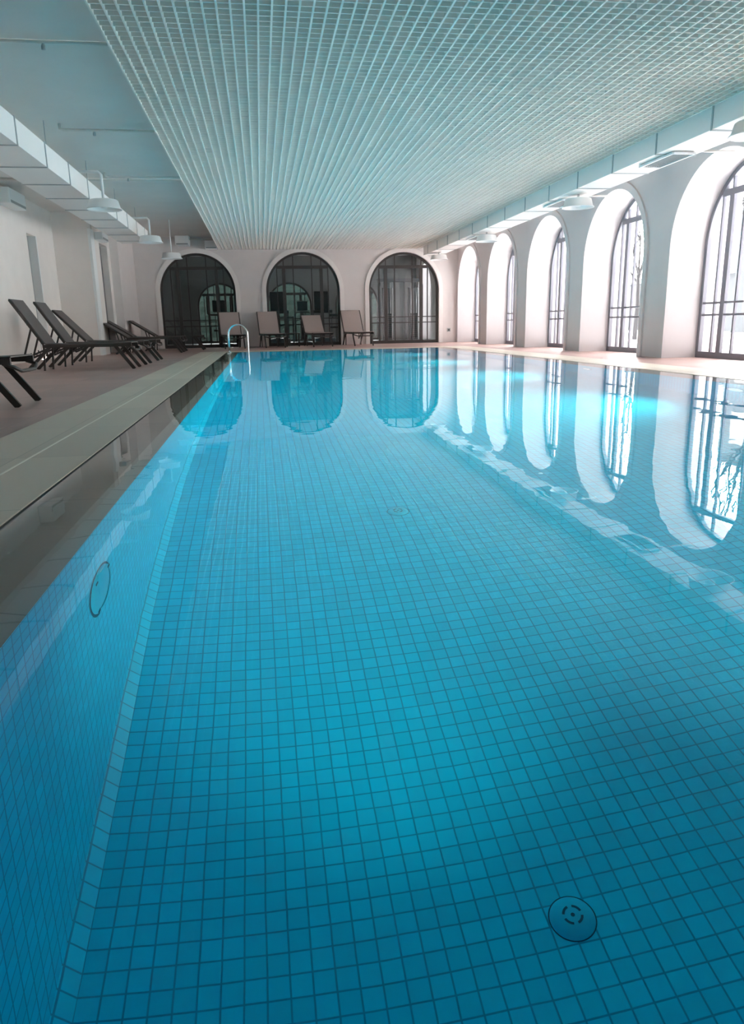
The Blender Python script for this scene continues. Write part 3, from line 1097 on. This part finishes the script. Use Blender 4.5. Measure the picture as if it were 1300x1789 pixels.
# cable station behind the right arch
t = empty('cable_machine', (5.35, 28.4, 0))
tag(t, 'grey double cable machine with weight stacks behind the right gym arch', 'gym machine')
for sx in (-1, 1):
    s = MB(); s.box((sx * 0.50 - 0.20, -0.12, 0.05), (sx * 0.50 + 0.20, 0.12, 2.0)); s.build('tower_shroud', M['machine'], t, bevel=0.04)
    for dx in (-0.3, 0.3):
        s = MB(); s.bar((sx * 0.50 + dx, 0.1, 0.05), (sx * 0.50 + dx, 0.1, 2.25), 0.05, 0.06); s.build('frame_post', M['machine'], t)
    s = MB()
    for q in range(12):
        s.box((sx * 0.50 - 0.14, -0.20, 0.15 + q * 0.075), (sx * 0.50 + 0.14, -0.125, 0.215 + q * 0.075))
    s.build('weight_stack', M['black'], t)
    for dx in (-0.1, 0.1):
        s = MB(); s.tube([(sx * 0.50 + dx, -0.17, 0.1), (sx * 0.50 + dx, -0.17, 2.15)], 0.012, 8); s.build('guide_rod', M['chrome'], t)
    s = MB(); s.lathe([(0, -0.02), (0.09, -0.02), (0.09, 0.02), (0, 0.02)], (sx * 0.80, -0.1, 2.12), 20, Matrix.Rotation(PI / 2, 4, 'Y')); s.build('pulley', M['black'], t)
    s = MB(); s.tube([(sx * 0.86, -0.15, 2.1), (sx * 0.86, -0.15, 0.85)], 0.008, 6); s.build('cable', M['black'], t)
    s = MB(); s.tube([(sx * 0.80, -0.15, 0.78), (sx * 0.86, -0.15, 0.86), (sx * 0.92, -0.15, 0.78), (sx * 0.80, -0.15, 0.78)], 0.014, 6); s.build('handle', M['chrome'], t)
    s = MB(); s.box((sx * 0.50 - 0.32, -0.45, 0), (sx * 0.50 + 0.32, 0.45, 0.06)); s.build('foot', M['machine'], t)
s = MB(); s.box((-0.85, -0.06, 2.2), (0.85, 0.06, 2.32)); s.build('top_beam', M['machine'], t)

t = empty('pulldown_machine', (-1.45, 28.3, 0))
tag(t, 'dark pulldown machine with U shaped bar behind the leftmost gym arch', 'gym machine')
s = MB(); s.box((-0.4, -0.5, 0), (0.4, 0.5, 0.06)); s.build('base', M['machine'], t)
s = MB(); s.bar((0, 0.2, 0.05), (0, 0.2, 2.1), 0.09, 0.09); s.build('upright', M['black'], t)
s = MB(); s.box((-0.24, -0.1, 1.2), (0.24, 0.0, 1.62)); s.build('back_pad', M['black'], t, bevel=0.03)
s = MB(); s.tube([(-0.42, -0.1, 1.75), (-0.42, -0.1, 1.15), (-0.36, -0.1, 1.1), (0.36, -0.1, 1.1), (0.42, -0.1, 1.15), (0.42, -0.1, 1.75)], 0.03, 8); s.build('press_arm', M['black'], t)
s = MB(); s.box((-0.22, -0.45, 0.5), (0.22, 0.05, 0.58)); s.build('seat_pad', M['black'], t, bevel=0.02)

# ------------------------------------------------------------------ outside
s = MB(); s.box((7.85, -25, -0.3), (70, 60, -0.06)); s.build('snow_ground', M['snow'])
tag(bpy.data.objects['snow_ground'], 'snow covered ground outside the arched windows', 'ground', kind='structure')
s = MB(); s.box((-20, GY1 + 0.3, -0.3), (7.85, 60, -0.06)); o = s.build('floor', M['hedge']); struct(o)

t = empty('garden_building', (25, 28, -0.06))
tag(t, 'tall grey blue building across the snowy garden', 'building')
s = MB(); s.box((-2, -7, 0), (4, 6, 6.6)); s.build('wall', M['facade'], t)
s = MB(); s.box((-2.3, -7.3, 6.6), (4.3, 6.3, 6.9)); s.build('roof', M['roof_white'], t)
for k in range(4):
    for z in (1.0, 3.9):
        s = MB(); s.box((-2.05, -5.6 + k * 3.1, z), (-1.98, -4.2 + k * 3.1, z + 1.5)); s.build('window', M['black'], t)
t = empty('garden_building', (27, 46, -0.06))
tag(t, 'low grey blue outbuilding with a snowy roof farther along the garden', 'building')
s = MB(); s.box((-2, -11, 0), (3, 12, 3.0)); s.build('wall', M['facade'], t)
s = MB(); s.box((-2.4, -11.4, 3.0), (3.4, 12.4, 3.3)); s.build('roof', M['roof_white'], t)


def bare_tree(x, y, h, seed, label):
    rnd = random.Random(seed)
    root = empty('bare_tree', (x, y, -0.08))
    tag(root, label, 'tree', 'bare trees in the garden')
    s = MB()
    s.tube([(0, 0, 0), (0.03, 0.02, h * 0.2), (0.0, 0.05, h * 0.38)], [0.09, 0.075, 0.06], 8)
    s.build('trunk', M['bark'], root)
    br = MB()

    def grow(p, d, L, r, depth):
        q = p + d * L
        mid = (p + q) / 2 + Vector((rnd.uniform(-1, 1), rnd.uniform(-1, 1), rnd.uniform(-0.3, 0.6))) * L * 0.08
        br.tube([p, mid, q], [r, r * 0.8, r * 0.6], 5)
        if depth == 0:
            return
        for _ in range(3 if depth > 1 else 4):
            nd = (d + Vector((rnd.uniform(-1, 1), rnd.uniform(-1, 1), rnd.uniform(-0.25, 0.7))) * 0.75).normalized()
            grow(p.lerp(q, rnd.uniform(0.45, 1.0)), nd, L * rnd.uniform(0.55, 0.8), r * 0.55, depth - 1)
    for _ in range(5):
        d = Vector((rnd.uniform(-1, 1), rnd.uniform(-1, 1), rnd.uniform(0.6, 1.4))).normalized()
        grow(Vector((0, 0.04, h * rnd.uniform(0.25, 0.38))), d, h * 0.26, 0.045, 4)
    br.build('branches', M['bark'], root)


bare_tree(12.5, 17.0, 6.5, 3, 'bare tree seen through the nearest visible window arch')
bare_tree(13.5, 25.5, 6.0, 5, 'bare tree seen through the second nearest window arch')
bare_tree(15.5, 33.0, 6.5, 8, 'bare tree seen through the third nearest window arch')
bare_tree(17.5, 22.5, 8.0, 11, 'taller bare tree farther out beyond the nearest window arch')

t = empty('hedge', (1, 37, -0.06))
tag(t, 'dull green hedge behind the gym windows', 'hedge')
hm = MB()
rnd = random.Random(4)
NX, NZ = 60, 14
P = [[(-9 + 18 * i / NX, rnd.uniform(-0.04, 0.04) + 0.4 * (j / NZ) ** 2, 3.4 * j / NZ) for j in range(NZ + 1)] for i in range(NX + 1)]
for i in range(NX):
    for j in range(NZ):
        hm.quad(P[i][j], P[i + 1][j], P[i + 1][j + 1], P[i][j + 1])
for i in range(NX):
    hm.quad(P[i][NZ], P[i + 1][NZ], (P[i + 1][NZ][0], 1.6, 3.3), (P[i][NZ][0], 1.6, 3.3))
    hm.quad((P[i][0][0], 1.6, 0), (P[i + 1][0][0], 1.6, 0), (P[i + 1][0][0], 1.6, 3.3), (P[i][0][0], 1.6, 3.3))
hm.build('foliage', M['hedge'], t)
